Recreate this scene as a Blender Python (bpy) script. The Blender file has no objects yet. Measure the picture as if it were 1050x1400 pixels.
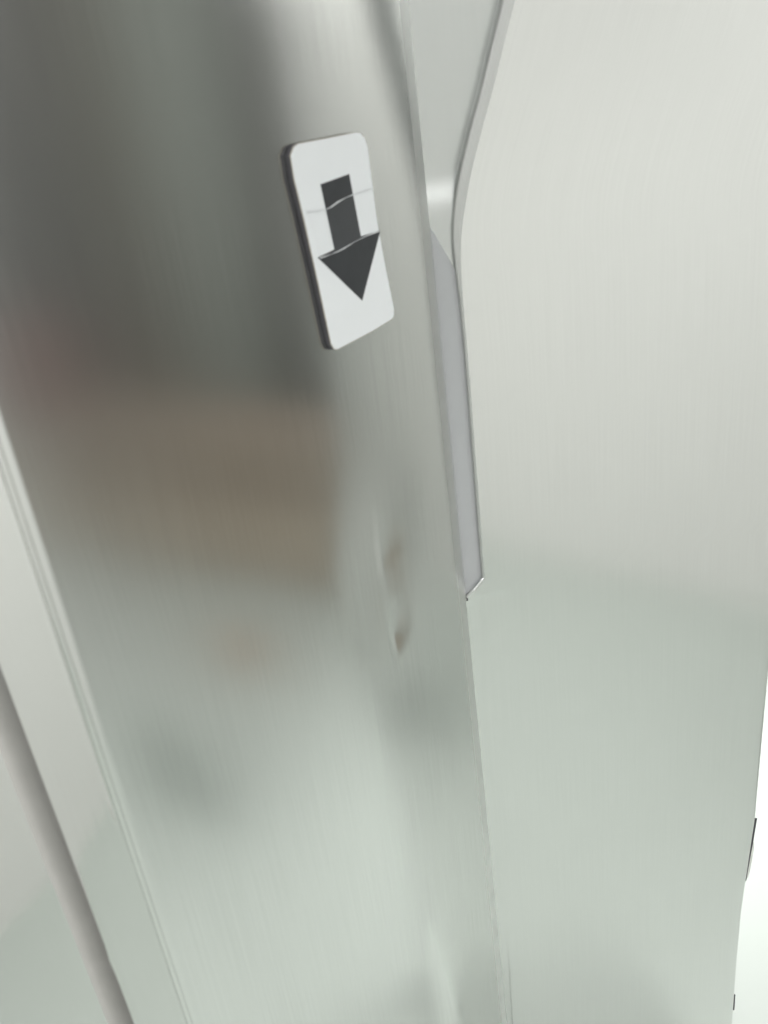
import bpy, bmesh, math, random
from mathutils import Vector, Matrix, noise
random.seed(4)
sc = bpy.context.scene
C = sc.collection

# ------------------------------------------------------------ camera
# world: X runs along the refrigerator front, Y goes into it, Z is up; the
# camera is the origin, about 1.75 m above the floor
cam_d = bpy.data.cameras.new('camera')
cam = bpy.data.objects.new('camera', cam_d); C.objects.link(cam)
R = Vector((0.45313789, -0.88299832, -0.12239292))
U = Vector((0.43025214, 0.09638752, 0.89754807))
B = Vector((-0.78073629, -0.45937286, 0.42358875))
cam.matrix_world = Matrix(((R.x, U.x, B.x, 0), (R.y, U.y, B.y, 0), (R.z, U.z, B.z, 0), (0, 0, 0, 1)))
cam_d.sensor_fit = 'VERTICAL'; cam_d.sensor_height = 36; cam_d.sensor_width = 27
cam_d.lens = 30.703
cam_d.clip_start = 0.01; cam_d.clip_end = 100
cam_d.dof.use_dof = True; cam_d.dof.focus_distance = 1.35; cam_d.dof.aperture_fstop = 6.5
sc.camera = cam

# ------------------------------------------------------------ world and lamps
w = bpy.data.worlds.new('World'); sc.world = w; w.use_nodes = True
bg = w.node_tree.nodes['Background']
bg.inputs[0].default_value = (1.0, 1.0, 0.985, 1); bg.inputs[1].default_value = 0.42
sc.view_settings.view_transform = 'Standard'; sc.view_settings.look = 'None'
sc.view_settings.exposure = 0; sc.view_settings.gamma = 1

def area(name, loc, rot, sx, sy, power, col=(1, 1, .985)):
    d = bpy.data.lights.new(name, 'AREA'); d.shape = 'RECTANGLE'; d.size = sx; d.size_y = sy
    d.energy = power; d.color = col
    o = bpy.data.objects.new(name, d); C.objects.link(o); o.location = loc; o.rotation_euler = rot
    return o
area('fill_lamp', (1.70, -0.80, 1.15), (math.radians(-58), 0, 0), 0.6, 0.3, 34)  # added lamp, brightens the end of wall_opposite mirrored beside the corner
area('fill_lamp', (-1.9, -0.4, 1.15), (0, 0, 0), 1.0, 0.3, 13)  # added to lighten wall_left, so the grip rim reflects brighter
floor_fill = area('fill_lamp', (2.10, 0.45, 1.15), (0, 0, 0), 0.9, 0.3, 16)  # narrow added lamp, makes the floor right of the angled door brighter
floor_fill.data.spread = math.radians(50)
area('fill_lamp', (3.0, -5.2, 1.15), (0, 0, 0), 1.2, 0.4, 40)  # added only to light wall_far beyond the cupboards
l2 = area('fill_lamp', (0.35, -0.60, 1.15), (0, 0, 0), 1.0, 0.3, 8)  # unseen fill added overhead for the sign and the floor
l2.data.spread = math.radians(88)
area('fill_lamp', (-0.45, -1.30, 1.12), (0, 0, 0), 0.8, 0.3, 4)  # added so the curved pocket floor catches a highlight
dl = area('corner_fill', (1.02, -0.04, 1.15), (0, 0, 0), 0.3, 0.3, 0.6)  # tight added beam, lifts the dark floor in front of the corner
dl.data.spread = math.radians(34)
area('fill_lamp', (-0.75, 1.15, 1.15), (0, 0, 0), 1.0, 0.3, 42)  # added lamp, brightens what the cabinet side mirrors

# ------------------------------------------------------------ materials
def new_mat(name):
    m = bpy.data.materials.new(name); m.use_nodes = True
    nt = m.node_tree
    return m, nt, nt.nodes['Principled BSDF']

def simple(name, col, rough=.5, metal=0, noise_amt=.06, scale=40, bump=0.0, spec=.5):
    m, nt, p = new_mat(name)
    tc = nt.nodes.new('ShaderNodeTexCoord')
    nz = nt.nodes.new('ShaderNodeTexNoise'); nz.inputs['Scale'].default_value = scale; nz.inputs['Detail'].default_value = 5
    nt.links.new(tc.outputs['Object'], nz.inputs['Vector'])
    mx = nt.nodes.new('ShaderNodeMixRGB'); mx.blend_type = 'MIX'
    mx.inputs[1].default_value = (*[c * (1 - noise_amt) for c in col], 1)
    mx.inputs[2].default_value = (*[min(1, c * (1 + noise_amt)) for c in col], 1)
    nt.links.new(nz.outputs['Fac'], mx.inputs[0]); nt.links.new(mx.outputs[0], p.inputs['Base Color'])
    p.inputs['Roughness'].default_value = rough; p.inputs['Metallic'].default_value = metal
    p.inputs['Specular IOR Level'].default_value = spec
    if bump:
        b = nt.nodes.new('ShaderNodeBump'); b.inputs['Strength'].default_value = bump; b.inputs['Distance'].default_value = .001
        nt.links.new(nz.outputs['Fac'], b.inputs['Height']); nt.links.new(b.outputs[0], p.inputs['Normal'])
    return m

def steel(name, col, rough, aniso, grain=.05, bump=.04, freq=800):
    """brushed stainless steel, the grain runs vertically"""
    m, nt, p = new_mat(name)
    uv = nt.nodes.new('ShaderNodeUVMap')
    mp = nt.nodes.new('ShaderNodeMapping'); mp.inputs['Scale'].default_value = (freq, 6, 1)
    nt.links.new(uv.outputs[0], mp.inputs[0])
    nz = nt.nodes.new('ShaderNodeTexNoise'); nz.inputs['Scale'].default_value = 1; nz.inputs['Detail'].default_value = 3
    nt.links.new(mp.outputs[0], nz.inputs['Vector'])
    mp2 = nt.nodes.new('ShaderNodeMapping'); mp2.inputs['Scale'].default_value = (3.5, 2.2, 1)
    nt.links.new(uv.outputs[0], mp2.inputs[0])
    nz2 = nt.nodes.new('ShaderNodeTexNoise'); nz2.inputs['Scale'].default_value = 1; nz2.inputs['Detail'].default_value = 4
    nt.links.new(mp2.outputs[0], nz2.inputs['Vector'])
    ad = nt.nodes.new('ShaderNodeMath'); ad.operation = 'ADD'
    sc2 = nt.nodes.new('ShaderNodeMath'); sc2.operation = 'MULTIPLY'; sc2.inputs[1].default_value = .8
    nt.links.new(nz2.outputs['Fac'], sc2.inputs[0])
    nt.links.new(nz.outputs['Fac'], ad.inputs[0]); nt.links.new(sc2.outputs[0], ad.inputs[1])
    mr = nt.nodes.new('ShaderNodeMapRange'); mr.inputs[1].default_value = .5; mr.inputs[2].default_value = 1.3
    mr.inputs[3].default_value = 1 - grain; mr.inputs[4].default_value = 1 + grain
    nt.links.new(ad.outputs[0], mr.inputs[0])
    mul = nt.nodes.new('ShaderNodeVectorMath'); mul.operation = 'SCALE'
    mul.inputs[0].default_value = col
    nt.links.new(mr.outputs[0], mul.inputs['Scale']); nt.links.new(mul.outputs[0], p.inputs['Base Color'])
    mr2 = nt.nodes.new('ShaderNodeMapRange'); mr2.inputs[1].default_value = .3; mr2.inputs[2].default_value = .7
    mr2.inputs[3].default_value = rough * .9; mr2.inputs[4].default_value = rough * 1.1
    nt.links.new(nz2.outputs['Fac'], mr2.inputs[0]); nt.links.new(mr2.outputs[0], p.inputs['Roughness'])
    b = nt.nodes.new('ShaderNodeBump'); b.inputs['Strength'].default_value = bump; b.inputs['Distance'].default_value = .0004
    nt.links.new(nz.outputs['Fac'], b.inputs['Height']); nt.links.new(b.outputs[0], p.inputs['Normal'])
    p.inputs['Metallic'].default_value = 1
    p.inputs['Anisotropic'].default_value = aniso
    tg = nt.nodes.new('ShaderNodeTangent'); tg.direction_type = 'UV_MAP'; tg.uv_map = 'UVMap'
    nt.links.new(tg.outputs[0], p.inputs['Tangent'])
    return m

M_front = steel('brushed_steel_front', (.80, .81, .795), .18, .0, .07, .045, 420)
M_hem = steel('dull_steel_hem', (.80, .81, .795), .36, .0, .05, .03, 420)
M_side = steel('satin_steel_side', (.775, .785, .77), .11, .2, .03, .02)
M_right = steel('brushed_steel_corner_door', (.775, .785, .77), .15, .3, .03, .02, 420)
M_rim = steel('rolled_steel_rim', (.60, .61, .60), .50, .1, .02, .01)
M_pocket = steel('pressed_steel_pocket', (.60, .62, .61), .25, .3, .03, .01)
M_insert = simple('grey_plastic_insert', (.46, .47, .485), .42, 0, .03, 60, .02)
M_chrome = simple('polished_lip', (.75, .76, .76), .12, 1, .02)
M_gasket = simple('grey_rubber_gasket', (.40, .39, .375), .55, 0, .08, 60)
M_dark = simple('dark_gap', (.05, .048, .05), .6, 0, .1)
M_foam = simple('black_foam', (.085, .082, .092), .7, 0, .2, 400, .2)
M_paper = simple('white_laminate', (.90, .925, .95), .38, 0, .015, 60)
M_worn = simple('worn_paper_edge', (.42, .39, .34), .8, 0, .25, 300)
M_print = simple('black_print', (.032, .035, .040), .5, 0, .25, 90)
M_tapeedge = simple('milky_tape_edge', (.74, .76, .78), .35, 0, .05, 200)
M_scrap = simple('black_tape', (.05, .045, .055), .5, 0, .3, 300)
M_scrapw = simple('pale_tape_back', (.72, .73, .70), .5, 0, .1, 300)

def tape_mat():
    m, nt, p = new_mat('clear_tape')
    p.inputs['Base Color'].default_value = (.9, .92, .95, 1); p.inputs['Roughness'].default_value = .25
    p.inputs['Alpha'].default_value = .025
    return m
M_tape = tape_mat()

# ------------------------------------------------------------ helpers
def obj(name, verts, faces, mat, parent=None, uvs=None, smooth=True):
    me = bpy.data.meshes.new(name); me.from_pydata([tuple(v) for v in verts], [], faces)
    if uvs:
        lay = me.uv_layers.new(name='UVMap')
        for l in me.loops: lay.data[l.index].uv = uvs[l.vertex_index]
    me.materials.append(mat)
    me.update()
    if smooth: me.polygons.foreach_set('use_smooth', [True] * len(me.polygons))
    o = bpy.data.objects.new(name, me); C.objects.link(o)
    if parent: o.parent = parent; o.matrix_parent_inverse = parent.matrix_world.inverted()
    return o

def grid(name, rows, mat, parent=None, uvf=None, flip=False):
    """rows: list of equally long lists of points (bottom to top, left to right)"""
    nr, nc = len(rows), len(rows[0])
    V = [p for r in rows for p in r]
    F = []
    for i in range(nr - 1):
        for j in range(nc - 1):
            a = i * nc + j
            q = (a, a + 1, a + nc + 1, a + nc)
            F.append(q[::-1] if flip else q)
    UV = []
    for r in rows:
        s = 0; last = r[0]
        for p in r:
            d = Vector((p[0] - last[0], p[1] - last[1], 0)).length; s += d; last = p
            UV.append((s + .3, p[2]))
    return obj(name, V, F, mat, parent, UV)

def frange(a, b, n): return [a + (b - a) * i / (n - 1) for i in range(n)]
def sm(t): t = max(0, min(1, t)); return t * t * (3 - 2 * t)
def interp(tab, x):
    if x <= tab[0][0]: return tab[0][1]
    for (x0, y0), (x1, y1) in zip(tab, tab[1:]):
        if x <= x1: return y0 + (y1 - y0) * (x - x0) / (x1 - x0)
    return tab[-1][1]
def cinterp(tab, x):
    """smooth (Catmull-Rom like) interpolation of a table"""
    n = len(tab)
    if x <= tab[0][0]: return tab[0][1]
    if x >= tab[-1][0]: return tab[-1][1]
    def slope(i):
        a, b = max(0, i - 1), min(n - 1, i + 1)
        return (tab[b][1] - tab[a][1]) / (tab[b][0] - tab[a][0])
    for i in range(n - 1):
        x0, y0 = tab[i]; x1, y1 = tab[i + 1]
        if x <= x1:
            h = x1 - x0; t = (x - x0) / h
            return ((2*t**3 - 3*t*t + 1) * y0 + (t**3 - 2*t*t + t) * h * slope(i)
                    + (-2*t**3 + 3*t*t) * y1 + (t**3 - t*t) * h * slope(i + 1))

def prism(outline, extrude, close_back=True):
    """solid from a planar outline (list of Vector) extruded by a vector"""
    n = len(outline)
    V = [Vector(p) for p in outline] + [Vector(p) + extrude for p in outline]
    F = [tuple(range(n)), tuple(range(2 * n - 1, n - 1, -1))]
    for i in range(n):
        k = (i + 1) % n; F.append((i, i + n, k + n, k))
    return V, F
def fix_normals(o):
    bm = bmesh.new(); bm.from_mesh(o.data); bmesh.ops.recalc_face_normals(bm, faces=bm.faces); bm.to_mesh(o.data); bm.free()
def thing(name, loc, label, cat, group=None):
    o = bpy.data.objects.new(name, None); C.objects.link(o); o.location = loc
    o['label'] = label; o['category'] = cat
    if group: o['group'] = group
    bpy.context.view_layer.update()
    return o
def tag(o, label, cat, group=None):
    o['label'] = label; o['category'] = cat
    if group: o['group'] = group
    return o
def box(name, lo, hi, mat, parent=None, bev=0):
    bm = bmesh.new(); bmesh.ops.create_cube(bm, size=1)
    for v in bm.verts: v.co = Vector([(lo[i] + hi[i]) / 2 + v.co[i] * (hi[i] - lo[i]) for i in range(3)])
    if bev: bmesh.ops.bevel(bm, geom=bm.edges[:], offset=bev, segments=3, affect='EDGES', profile=.5)
    me = bpy.data.meshes.new(name); bm.to_mesh(me); bm.free(); me.materials.append(mat)
    uv = me.uv_layers.new(name='UVMap')
    for l in me.loops:
        c = me.vertices[l.vertex_index].co; uv.data[l.index].uv = (c.x + c.y, c.z)
    o = bpy.data.objects.new(name, me); C.objects.link(o)
    if parent: o.parent = parent; o.matrix_parent_inverse = parent.matrix_world.inverted()
    return o

FLOOR = -1.75
D = 0.40          # front plane of the refrigerator (Y)
XS = 0.852        # corner where the refrigerator front meets the angled door

# ------------------------------------------------------------ setting
M_floor = simple('pale_floor', (.44, .475, .445), .35, 0, .03, 3)
M_wall = simple('white_wall', (.80, .797, .782), .7, 0, .02, 2)
M_greywall = simple('grey_wall', (.21, .215, .195), .8, 0, .1, 1.2)
M_skirt = simple('skirting', (.45, .46, .44), .6)
fl = obj('floor', [(-6, -9, FLOOR), (6, -9, FLOOR), (6, 6, FLOOR), (-6, 6, FLOOR)], [(0, 1, 2, 3)], M_floor, smooth=False)
fl['kind'] = 'structure'
for nm, lo, hi, m in (('wall_back', (-4, 1.745, FLOOR), (3.2, 1.86, 1.2), M_wall),
                      ('wall_left', (-2.62, -1.60, FLOOR), (-2.5, 1.745, 1.2), M_wall),
                      ('wall_opposite', (-4, -1.72, FLOOR), (1.62, -1.60, 1.2), M_wall)):
    o = box(nm, lo, hi, m); o['kind'] = 'structure'

# far end of the room, seen only mirrored in the refrigerator front
def slab(name, y0, y1, z0, z1, x0, x1, mat, label, cat):
    o = box(name, (x0, y0, z0), (x1, y1, z1), mat, None, .004); return tag(o, label, cat)
o = box('wall_far', (4.20, -8.0, FLOOR), (4.32, -1.0, 1.2), M_wall); o['kind'] = 'structure'
M_brown = simple('brown_laminate', (.29, .24, .19), .6, 0, .15, 6)
M_cup = simple('dark_cupboard', (.095, .095, .088), .6, 0, .1, 3)
M_light = simple('grey_green_cupboard', (.36, .39, .355), .6, 0, .08, 3)
lc = slab('low_cabinet', -2.80, -.62, -1.40, -1.12, 2.50, 2.95, M_brown, 'low brown cabinet on a tan base at the far end of the room', 'cabinet')
box('base', (2.50, -2.80, FLOOR + .01), (2.95, -.84, -1.402), simple('tan_base', (.43, .365, .29), .6, 0, .12, 6), lc, .004)
slab('tall_cupboard', -2.50, -1.92, FLOOR + .02, 1.15, 3.64, 4.15, M_light, 'tall grey green cupboard between two dark cupboards', 'cupboard')
slab('tall_cupboard', -1.88, -1.15, FLOOR + .02, 1.15, 3.60, 4.15, M_cup, 'narrow dark cupboard nearest the refrigerator side', 'cupboard')
slab('tall_cupboard', -4.70, -2.80, FLOOR + .02, 1.15, 3.60, 4.15, M_cup, 'wide dark cupboard at the far end of the row', 'cupboard')
slab('upright', -2.76, -2.62, FLOOR + .02, 1.15, 3.62, 4.15, simple('tan_frame', (.20, .165, .12), .6), 'narrow tan upright between the cupboards', 'upright')
slab('storage_box', -2.75, -2.36, -1.12, -.70, 2.52, 2.80, simple('red_box', (.19, .09, .075), .6), 'red storage box on the left end of the low brown cabinet', 'box')

ca = math.radians(-70); cu = Vector((math.cos(ca), math.sin(ca), 0)); cv = Vector((-cu.y, cu.x, 0)); cc = Vector((1.36, -.80, FLOOR))
V, F = prism([cc - cu * .15 - cv * .015, cc + cu * .15 - cv * .015, cc + cu * .15 + cv * .015, cc - cu * .15 + cv * .015], Vector((0, 0, .24)))
o = obj('green_stand_in', V, F, simple('green_stand_in', (.19, .225, .20), .8), smooth=False); fix_normals(o)  # unseen stand-in, turned to leave one dark smudge in the front's reflection
tag(o, 'low dark green stand-in board, unseen, for a smudge mirrored in the refrigerator front', 'board')
M_orange = simple('orange_plastic', (.50, .21, .05), .5)
slab('orange_carton', -1.03, -.97, FLOOR, -1.60, 1.93, 1.99, M_orange, 'slim orange carton on the floor before the brown cabinet', 'carton')

# ------------------------------------------------------------ refrigerator
fr = thing('refrigerator', (0.57, 0.9, FLOOR), 'brushed steel refrigerator with a dented front carrying the white arrow sign', 'refrigerator')
Z0, Z1 = -1.69, 0.40

def bump1(x, c, sl, sr):
    s = sl if x < c else sr
    return math.exp(-((x - c) / s) ** 2)
def front_y(x, z):
    """depth of the front skin: oil-canning and the two pinched dents"""
    fade = sm((x - .292) / .07) * sm((XS - x) / .04)
    y = noise.noise(Vector((x * 5.0, z * 2.2, 3.1))) * .0007 + noise.noise(Vector((x * 11, z * 5, 7.7))) * .00012
    # wide shallow hollow left of the dents
    y += .0040 * bump1(x, .668, .075, .065) * math.exp(-((z + .425) / .085) ** 2)
    # crease joining the two pinches
    y += .0004 * bump1(x, .673, .010, .028) * sm((z + .56) / .05) * sm((-.35 - z) / .06)
    y += .00075 * bump1(x, .6705, .008, .040) * math.exp(-((z + .415) / (.018 if z < -.415 else .034)) ** 2)
    y += .0024 * bump1(x, .6735, .009, .026) * math.exp(-((z + .5085) / (.022 if z < -.5085 else .026)) ** 2)
    # buckle low down beside the corner
    u_ = x - (.668 + (z + 1.0) * -.05)
    y -= .016 * sm((-.90 - z) / .40) * bump1(u_, 0, .022, .060)
    return D + y * fade

xs = frange(.2903, .60, 72) + frange(.602, .72, 110) + frange(.722, XS - .002, 50)
zs = frange(Z0, -.62, 130) + frange(-.618, -.34, 180) + frange(-.336, Z1, 120)
rows = []
SX = -.0037
edge_l = [(.2866, .4016), (.2871, .4028), (.2877, .4033), (.2883, .4027), (.2889, .3998), (.2896, .3984), (.2903, .3990), (.2909, .4020), (.2915, .4030), (.2921, .4018), (.2928, .4004)]
edge_r = [(XS - .0012, .4001), (XS - .0006, .4004), (XS - .0001, .4012), (XS, .4025), (XS + .0001, .470)]
for z in zs:
    r = [Vector((x + SX, y, z)) for x, y in edge_l]
    r += [Vector((x, front_y(x, z), z)) for x in xs]
    r += [Vector((x, y, z)) for x, y in edge_r]
    rows.append(r)
fp = grid('door_panel', rows, M_front, fr)
fp.data.materials.append(M_hem)                   # the hemmed edge of the sheet is duller
ncf = len(rows[0])
for pl in fp.data.polygons:
    if pl.index % (ncf - 1) >= ncf - 1 - 12: pl.material_index = 1

# the door's side: bends gently round, then runs flat back to the gasket
rows = []
for z in frange(Z0, Z1, 220):
    wob = .0010 * math.exp(-((z + .575) / .010) ** 2) * 1.5 + .0004 * noise.noise(Vector((z * 9, 0, 0)))
    prof = [(.300, .474), (.2885, .4745 ), (.2868, .4738), (.2862, .4720), (.2861, .4690), (.2860, .455), (.2860, .440), (.2861, .432),
            (.2861, .427), (.2862, .423), (.2863, .418), (.2864, .412), (.2865, .408), (.2866, .405), (.2866, .403), (.2866, .4016)]
    r = [Vector((x + SX, y + (wob if y > .46 else 0) - .008 * sm((y - .43) / .03), z)) for x, y in prof]
    rows.append(r)
grid('door_side', rows, M_side, fr)
# gasket: a soft hollow between door and cabinet
rows = []
for z in frange(Z0, Z1, 60):
    r = []
    for i in range(15):
        t = i / 14
        y = .4995 - t * .0350
        x = .2821 + .003 * t + .24 * t ** 3.3
        r.append(Vector((x, y, z)))
    rows.append(r)
grid('door_gasket', rows, M_gasket, fr)
box('cabinet', (.2823, .4950, FLOOR + .05), (.90, 1.56, Z1), M_side, fr, .0035)
box('plinth', (.31, .43, FLOOR), (.84, 1.54, FLOOR + .05), M_dark, fr)
box('door_core', (.306, .412, Z0 + .004), (.846, .460, Z1 - .004), M_dark, fr)

# ------------------------------------------------------------ angled corner door with the recessed grip
al = math.radians(50)
u = Vector((math.cos(al), -math.sin(al), 0)); n2 = Vector((-math.sin(al), -math.cos(al), 0)); P0 = Vector((XS, D, 0))
def P(w_, z, k=0): return P0 + u * w_ + n2 * k + Vector((0, 0, z))
dr = thing('steel_door', tuple(P(.23, FLOOR, -.02)), 'smooth brushed steel door at an angle with a tapering recessed grip', 'door')

Btab = [(-.5716, .0004), (-.5660, .0072), (-.5620, .0128), (-.5560, .0210), (-.5485, .0250), (-.54, .0255), (-.4968, .0257), (-.3817, .0266), (-.2765, .0275), (-.1955, .0273), (-.1573, .0281),
        (-.1281, .0315), (-.0864, .0423), (-.0467, .0565), (-.0084, .0718), (.0348, .0878), (.0706, .1013), (.14, .1275), (.30, .188)]
def Bw(z): return cinterp(Btab, z)
SLOT = -.5716
EDGE = [(-1.72, .4198), (-1.42, .4200), (-1.297, .4218), (-1.230, .4255), (-1.089, .4345), (-.834, .4372), (-.5, .4390), (.4, .441)]
ZB = -1.71
def bend_w(z): return interp([(-1.6, .0085), (-1.395, .0104), (-1.063, .0175), (-.788, .0203), (-.622, .0177), (-.5716, .0172)], z)
def rr(z): return .20 + .62 * sm((z + .22) / .13)     # size of the rolled rim
# profile of the rolled rim, (outward offset, height)
RIM = [(.0042, 0), (.0034, -.0001), (.0028, -.0004), (.0022, -.0005), (.0014, -.0002), (.0004, 0), (-.0014, -.0002), (-.0040, -.0007), (-.0070, -.0013), (-.0100, -.0021), (-.0106, -.018)]

def panel_k(w_, z):
    return (noise.noise(Vector((w_ * 4, z * 2, 11))) * .0005)
def edge_round(w_, W):
    d = W - w_
    if d > .006: return 0
    return -(.006 - math.sqrt(max(0, .006 ** 2 - (.006 - d) ** 2)))
# upper part, right of the pocket (rim included)
rows = []
zz = [z for z in frange(SLOT, -.545, 36)] + frange(-.544, -.2, 60) + frange(-.197, .35, 130)
NW = 80
for z in zz:
    b = Bw(z); dz = .0015
    sl = (Bw(z + dz) - Bw(z - dz)) / (2 * dz); ln = math.sqrt(1 + sl * sl)
    rmul = rr(z) * (ln if ln < 2.5 else 2.5)
    W = interp(EDGE, z)
    r = []
    for o_, k in reversed(RIM): r.append(P(max(.0003, b + o_ * rmul), z, k * (.35 + .65 * rr(z)) if k > -.015 else k))
    w0 = b + RIM[0][0] * rmul
    for i in range(1, NW):
        t = (i / (NW - 1)) ** 2; w_ = w0 + (W - .006 - w0) * t
        r.append(P(w_, z, panel_k(w_, z) * sm((w_ - w0) / .03)))
    for i in range(1, 7):
        a = math.pi / 2 * i / 6
        r.append(P(W - .006 + .006 * math.sin(a), z, -.006 + .006 * math.cos(a) ))
    r.append(P(W, z, -.04))
    rows.append(r)
ncol = len(rows[0])
low = []
WJ = Bw(SLOT) + RIM[0][0] * rr(SLOT) * 2.5
for z in frange(ZB, SLOT - .0005, 170):
    W = interp(EDGE, z); bw = bend_w(z); r = []
    tilt = .05 + .08 * sm((-1.1 - z) / .3)
    ws = frange(-.0015, WJ, 11) + [WJ + (W - .006 - WJ) * (i / (NW - 1)) ** 2 for i in range(1, NW)]
    for w_ in ws:
        t = (bw - w_)
        k = -tilt * (math.sqrt(t * t + .006 ** 2) + t) / 2
        k += .0016 * sm((-.95 - z) / .35) * math.exp(-((w_ - bw - .0005) / .0022) ** 2)
        k -= .0011 * sm((z + 1.25) / .3) * math.exp(-((w_ - bw) / .0034) ** 2)
        k *= sm((SLOT - z) / .012) * sm((.09 - w_) / .05)
        r.append(P(w_, z, k + panel_k(w_, z) * sm((w_ - .034) / .03)))
    for i in range(1, 7):
        a = math.pi / 2 * i / 6
        r.append(P(W - .006 + .006 * math.sin(a), z, -.006 + .006 * math.cos(a)))
    r.append(P(W, z, -.04))
    low.append(r)
dp = grid('door_panel', low + rows, M_right, dr)
dp.data.materials.append(M_rim)
for pl in dp.data.polygons:
    i, j = divmod(pl.index, ncol - 1)
    if i >= len(low) - 1 and j < 9: pl.material_index = 1
# body of the door behind the skin
V, F = prism([P(.001, FLOOR + .05, -.075), P(.40, FLOOR + .05, -.075), P(.40, FLOOR + .05, -.30), P(.20, FLOOR + .05, -.30)], Vector((0, 0, .35 - FLOOR - .05)))
o = obj('door_core', V, F, M_dark, dr, smooth=False); fix_normals(o)

# pocket floor: deep and wide above, running up to a shallow slot below
def pocket_k(s, z):
    deep = -.0060 - .0090 * sm((z + .118) / .048)
    return deep
rows = []
for z in frange(-.212, .35, 190):
    b = Bw(z); r = []
    for i in range(40):
        s = i / 39
        r.append(P(.0002 + (b + .0005 - .0002) * s, z, pocket_k(s, z)))
    rows.append(r)
pk = grid('grip_pocket', rows, M_pocket, dr)
rows = []
for z in frange(-.577, -.112, 110):
    b = max(Bw(z), .003); r = []
    top = sm((-.110 - z) / .085) ** 1.0 if z > -.195 else 1     # its upper end is cut to a slanting point
    for i in range(14):
        s = i / 13
        r.append(P(.0002 + (b + .001) * s * max(top, .02), z, -.0046 + .0004 * math.cos(s * math.pi) - .002 * sm((z + .15) / .04)))
    rows.append(r)
grid('grip_insert', rows, M_insert, pk)
# polished lip that closes the slot at its lower end
def tube(name, pts, rad, mat, parent, seg=12):
    V = []; F = []
    n = len(pts)
    for i, p in enumerate(pts):
        t = (pts[min(n - 1, i + 1)] - pts[max(0, i - 1)]).normalized()
        a = t.cross(n2).normalized(); b_ = t.cross(a)
        rd = rad * (1 if 0 < i < n - 1 else .35)
        for k in range(seg):
            g = 2 * math.pi * k / seg
            V.append(p + a * math.cos(g) * rd + b_ * math.sin(g) * rd)
    for i in range(n - 1):
        for k in range(seg):
            F.append((i * seg + k, i * seg + (k + 1) % seg, (i + 1) * seg + (k + 1) % seg, (i + 1) * seg + k))
    F.append(tuple(range(seg - 1, -1, -1))); F.append(tuple(range((n - 1) * seg, n * seg)))
    o = obj(name, V, F, mat, parent); fix_normals(o); return o
tube('grip_lip', [P(.0010 + .0243 * t, -.5712 + .0225 * t ** 1.25, -.0014 - .0010 * (1 - t)) for t in frange(.30, 1, 14)], .0026, M_chrome, pk)
tube('grip_notch', [P(.0012, z, -.0020) for z in frange(-.5768, -.5700, 6)], .0022, M_dark, pk)

# ------------------------------------------------------------ arrow sign
T = .0062
k_ = (D - T) / (D - .007)
def S(x, z, y=D - T): return Vector((x * k_, y, z * k_))
out = [(.6020, -.0290), (.6082, -.0234), (.6152, -.0216), (.6600, -.0216), (.7079, -.0214), (.7165, -.0222), (.7220, -.0262), (.7255, -.0345), (.7259, -.0587), (.7268, -.096), (.7320, -.140), (.7390, -.1800), (.7380, -.1862),
       (.7340, -.1890), (.6924, -.1896), (.6379, -.1885), (.6270, -.1882), (.6225, -.1862), (.6192, -.1803), (.6134, -.1262), (.6072, -.0762), (.6022, -.0462)]
sg = thing('arrow_sign', (.672, D, -.105), 'small white block sign with a black down arrow stuck on the refrigerator front', 'sign')
def shrink(l, f):
    cx = sum(p[0] for p in l) / len(l); cz = sum(p[1] for p in l) / len(l)
    res = []
    for x, z in l:
        d = math.hypot(x - cx, z - cz); q = 1 - f / d
        res.append((cx + (x - cx) * q, cz + (z - cz) * q))
    return res
def layered(name, layers, mat, parent, capped=True):
    """stack of outlines -> solid"""
    n = len(layers[0]); V = [p for l in layers for p in l]; F = []
    for i in range(len(layers) - 1):
        for j in range(n):
            k = (j + 1) % n
            F.append((i * n + j, i * n + k, (i + 1) * n + k, (i + 1) * n + j))
    F.append(tuple(range(n - 1, -1, -1)))
    F.append(tuple(range((len(layers) - 1) * n, len(layers) * n)))
    o = obj(name, V, F, mat, parent, smooth=False); fix_normals(o); return o
out = [(x + .0005 * noise.noise(Vector((x * 90, z * 90, 0))), z + .0005 * noise.noise(Vector((x * 90, z * 90, 9)))) for x, z in out]
def ring(l, y): return [S(x, z, y) for x, z in l]
yb = D - .0002; yf = D - T
layered('backing', [ring(shrink(out, .0012), yb), ring(shrink(out, .0004), yb - .001), ring(shrink(out, .0004), yf + .0016)], M_foam, sg)
layered('worn_edge', [ring(shrink(out, .0002), yf + .0015), ring(out, yf + .0009), ring(shrink(out, .0003), yf + .0005)], M_worn, sg)
layered('face', [ring(shrink(out, .0006), yf + .0006), ring(shrink(out, .0011), yf + .0001), ring(shrink(out, .0019), yf)], M_paper, sg)
arr = [(.6382, -.0547), (.6862, -.0527), (.6924, -.1050), (.7297, -.1060), (.6799, -.1582), (.6175, -.1082), (.6452, -.1071)]
o = layered('arrow', [ring(arr, yf + .00005), ring(arr, yf - .00025)], M_print, sg)
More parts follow.
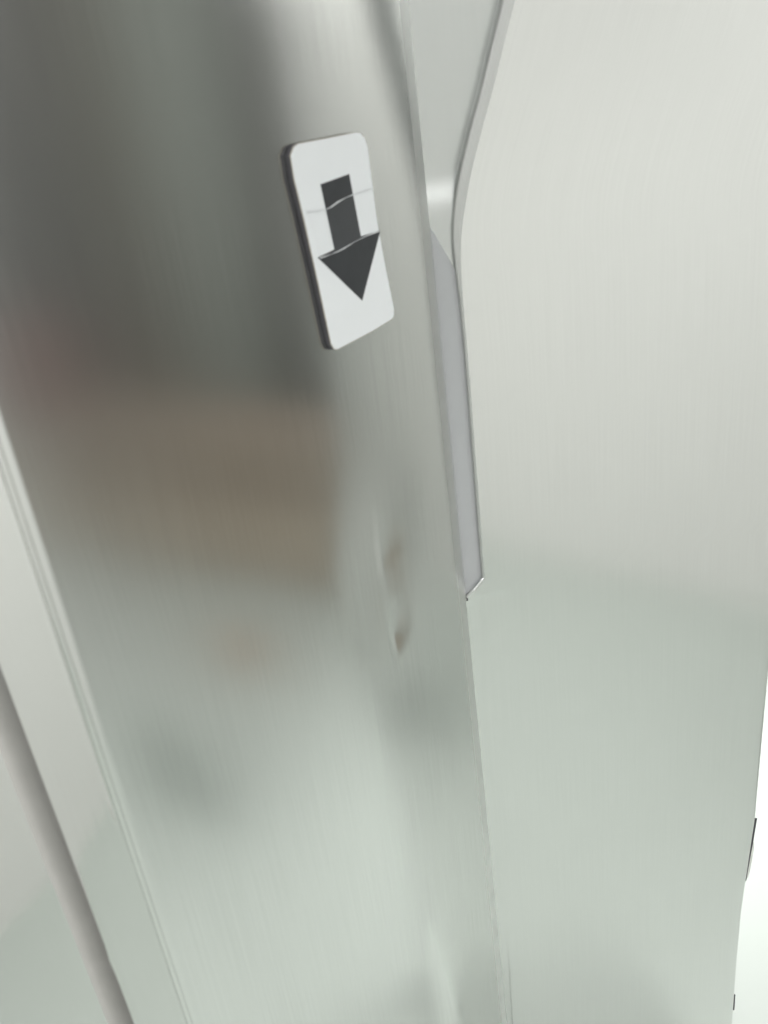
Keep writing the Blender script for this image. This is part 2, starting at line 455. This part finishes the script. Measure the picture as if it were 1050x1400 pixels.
# a strip of clear tape wrapped across the face, with milky wrinkled edges
c1 = [(.6104, -.0718), (.6260, -.0735), (.6416, -.0744), (.6500, -.0735), (.6592, -.0718), (.6750, -.0700), (.6916, -.0694), (.7100, -.0692), (.7264, -.0690)]
c2 = [(.6195, -.1091), (.6290, -.1095), (.6383, -.1096), (.6500, -.1096), (.6607, -.1090), (.6800, -.1072), (.7015, -.1062), (.7180, -.1062), (.7272, -.1066)]
tp = obj('tape', [S(x, z, yf - .0006) for x, z in c1] + [S(x, z, yf - .0006) for x, z in c2],
         [(i, i + 1, len(c1) + i + 1, len(c1) + i) for i in range(len(c1) - 1)], M_tape, sg)
for c, wd in ((c1, .0007), (c2, .0005)):
    V = []; F = []
    for i, (x, z) in enumerate(c):
        a = wd * (.75 + .5 * math.sin(i * 1.9 + 1))
        V += [S(x, z - a, yf - .0007), S(x, z, yf - .0011 - a * .2), S(x, z + a, yf - .0007)]
    for i in range(len(c) - 1):
        for k in range(2):
            F.append((i * 3 + k, i * 3 + k + 1, i * 3 + k + 4, i * 3 + k + 3))
    obj('tape_wrinkle', V, F, M_tapeedge, tp)

# ------------------------------------------------------------ scraps of black tape on the far edge
def scrap(name, pts, label, white=None):
    V, F = prism([P(w_, z, -.0055) for w_, z in pts], n2 * .0012)
    o = obj(name, V, F, M_scrap, None, smooth=False); fix_normals(o); tag(o, label, 'tape', 'scraps of black tape on the door edge')
    if white:
        V, F = prism([P(w_, z, -.0052) for w_, z in white], n2 * .0010)
        q = obj('torn_back', V, F, M_scrapw, o, smooth=False); fix_normals(q)
scrap('tape_scrap', [(.4388, -1.0926), (.4338, -1.0905), (.4299, -1.1226), (.4277, -1.1536), (.4246, -1.2129), (.4238, -1.2226), (.4274, -1.2262), (.4290, -1.2129), (.4331, -1.160), (.4354, -1.136), (.4372, -1.112)],
      'long torn black tape scrap on the right edge of the angled steel door',
      [(.4331, -1.160), (.4358, -1.141), (.4374, -1.1516), (.4353, -1.1832), (.4328, -1.208), (.4292, -1.221), (.4286, -1.2129)])
scrap('tape_scrap', [(.4178, -1.5030), (.4229, -1.5060), (.4230, -1.5476), (.4172, -1.5460)], 'tiny black tape scrap on the door edge below the long torn one')
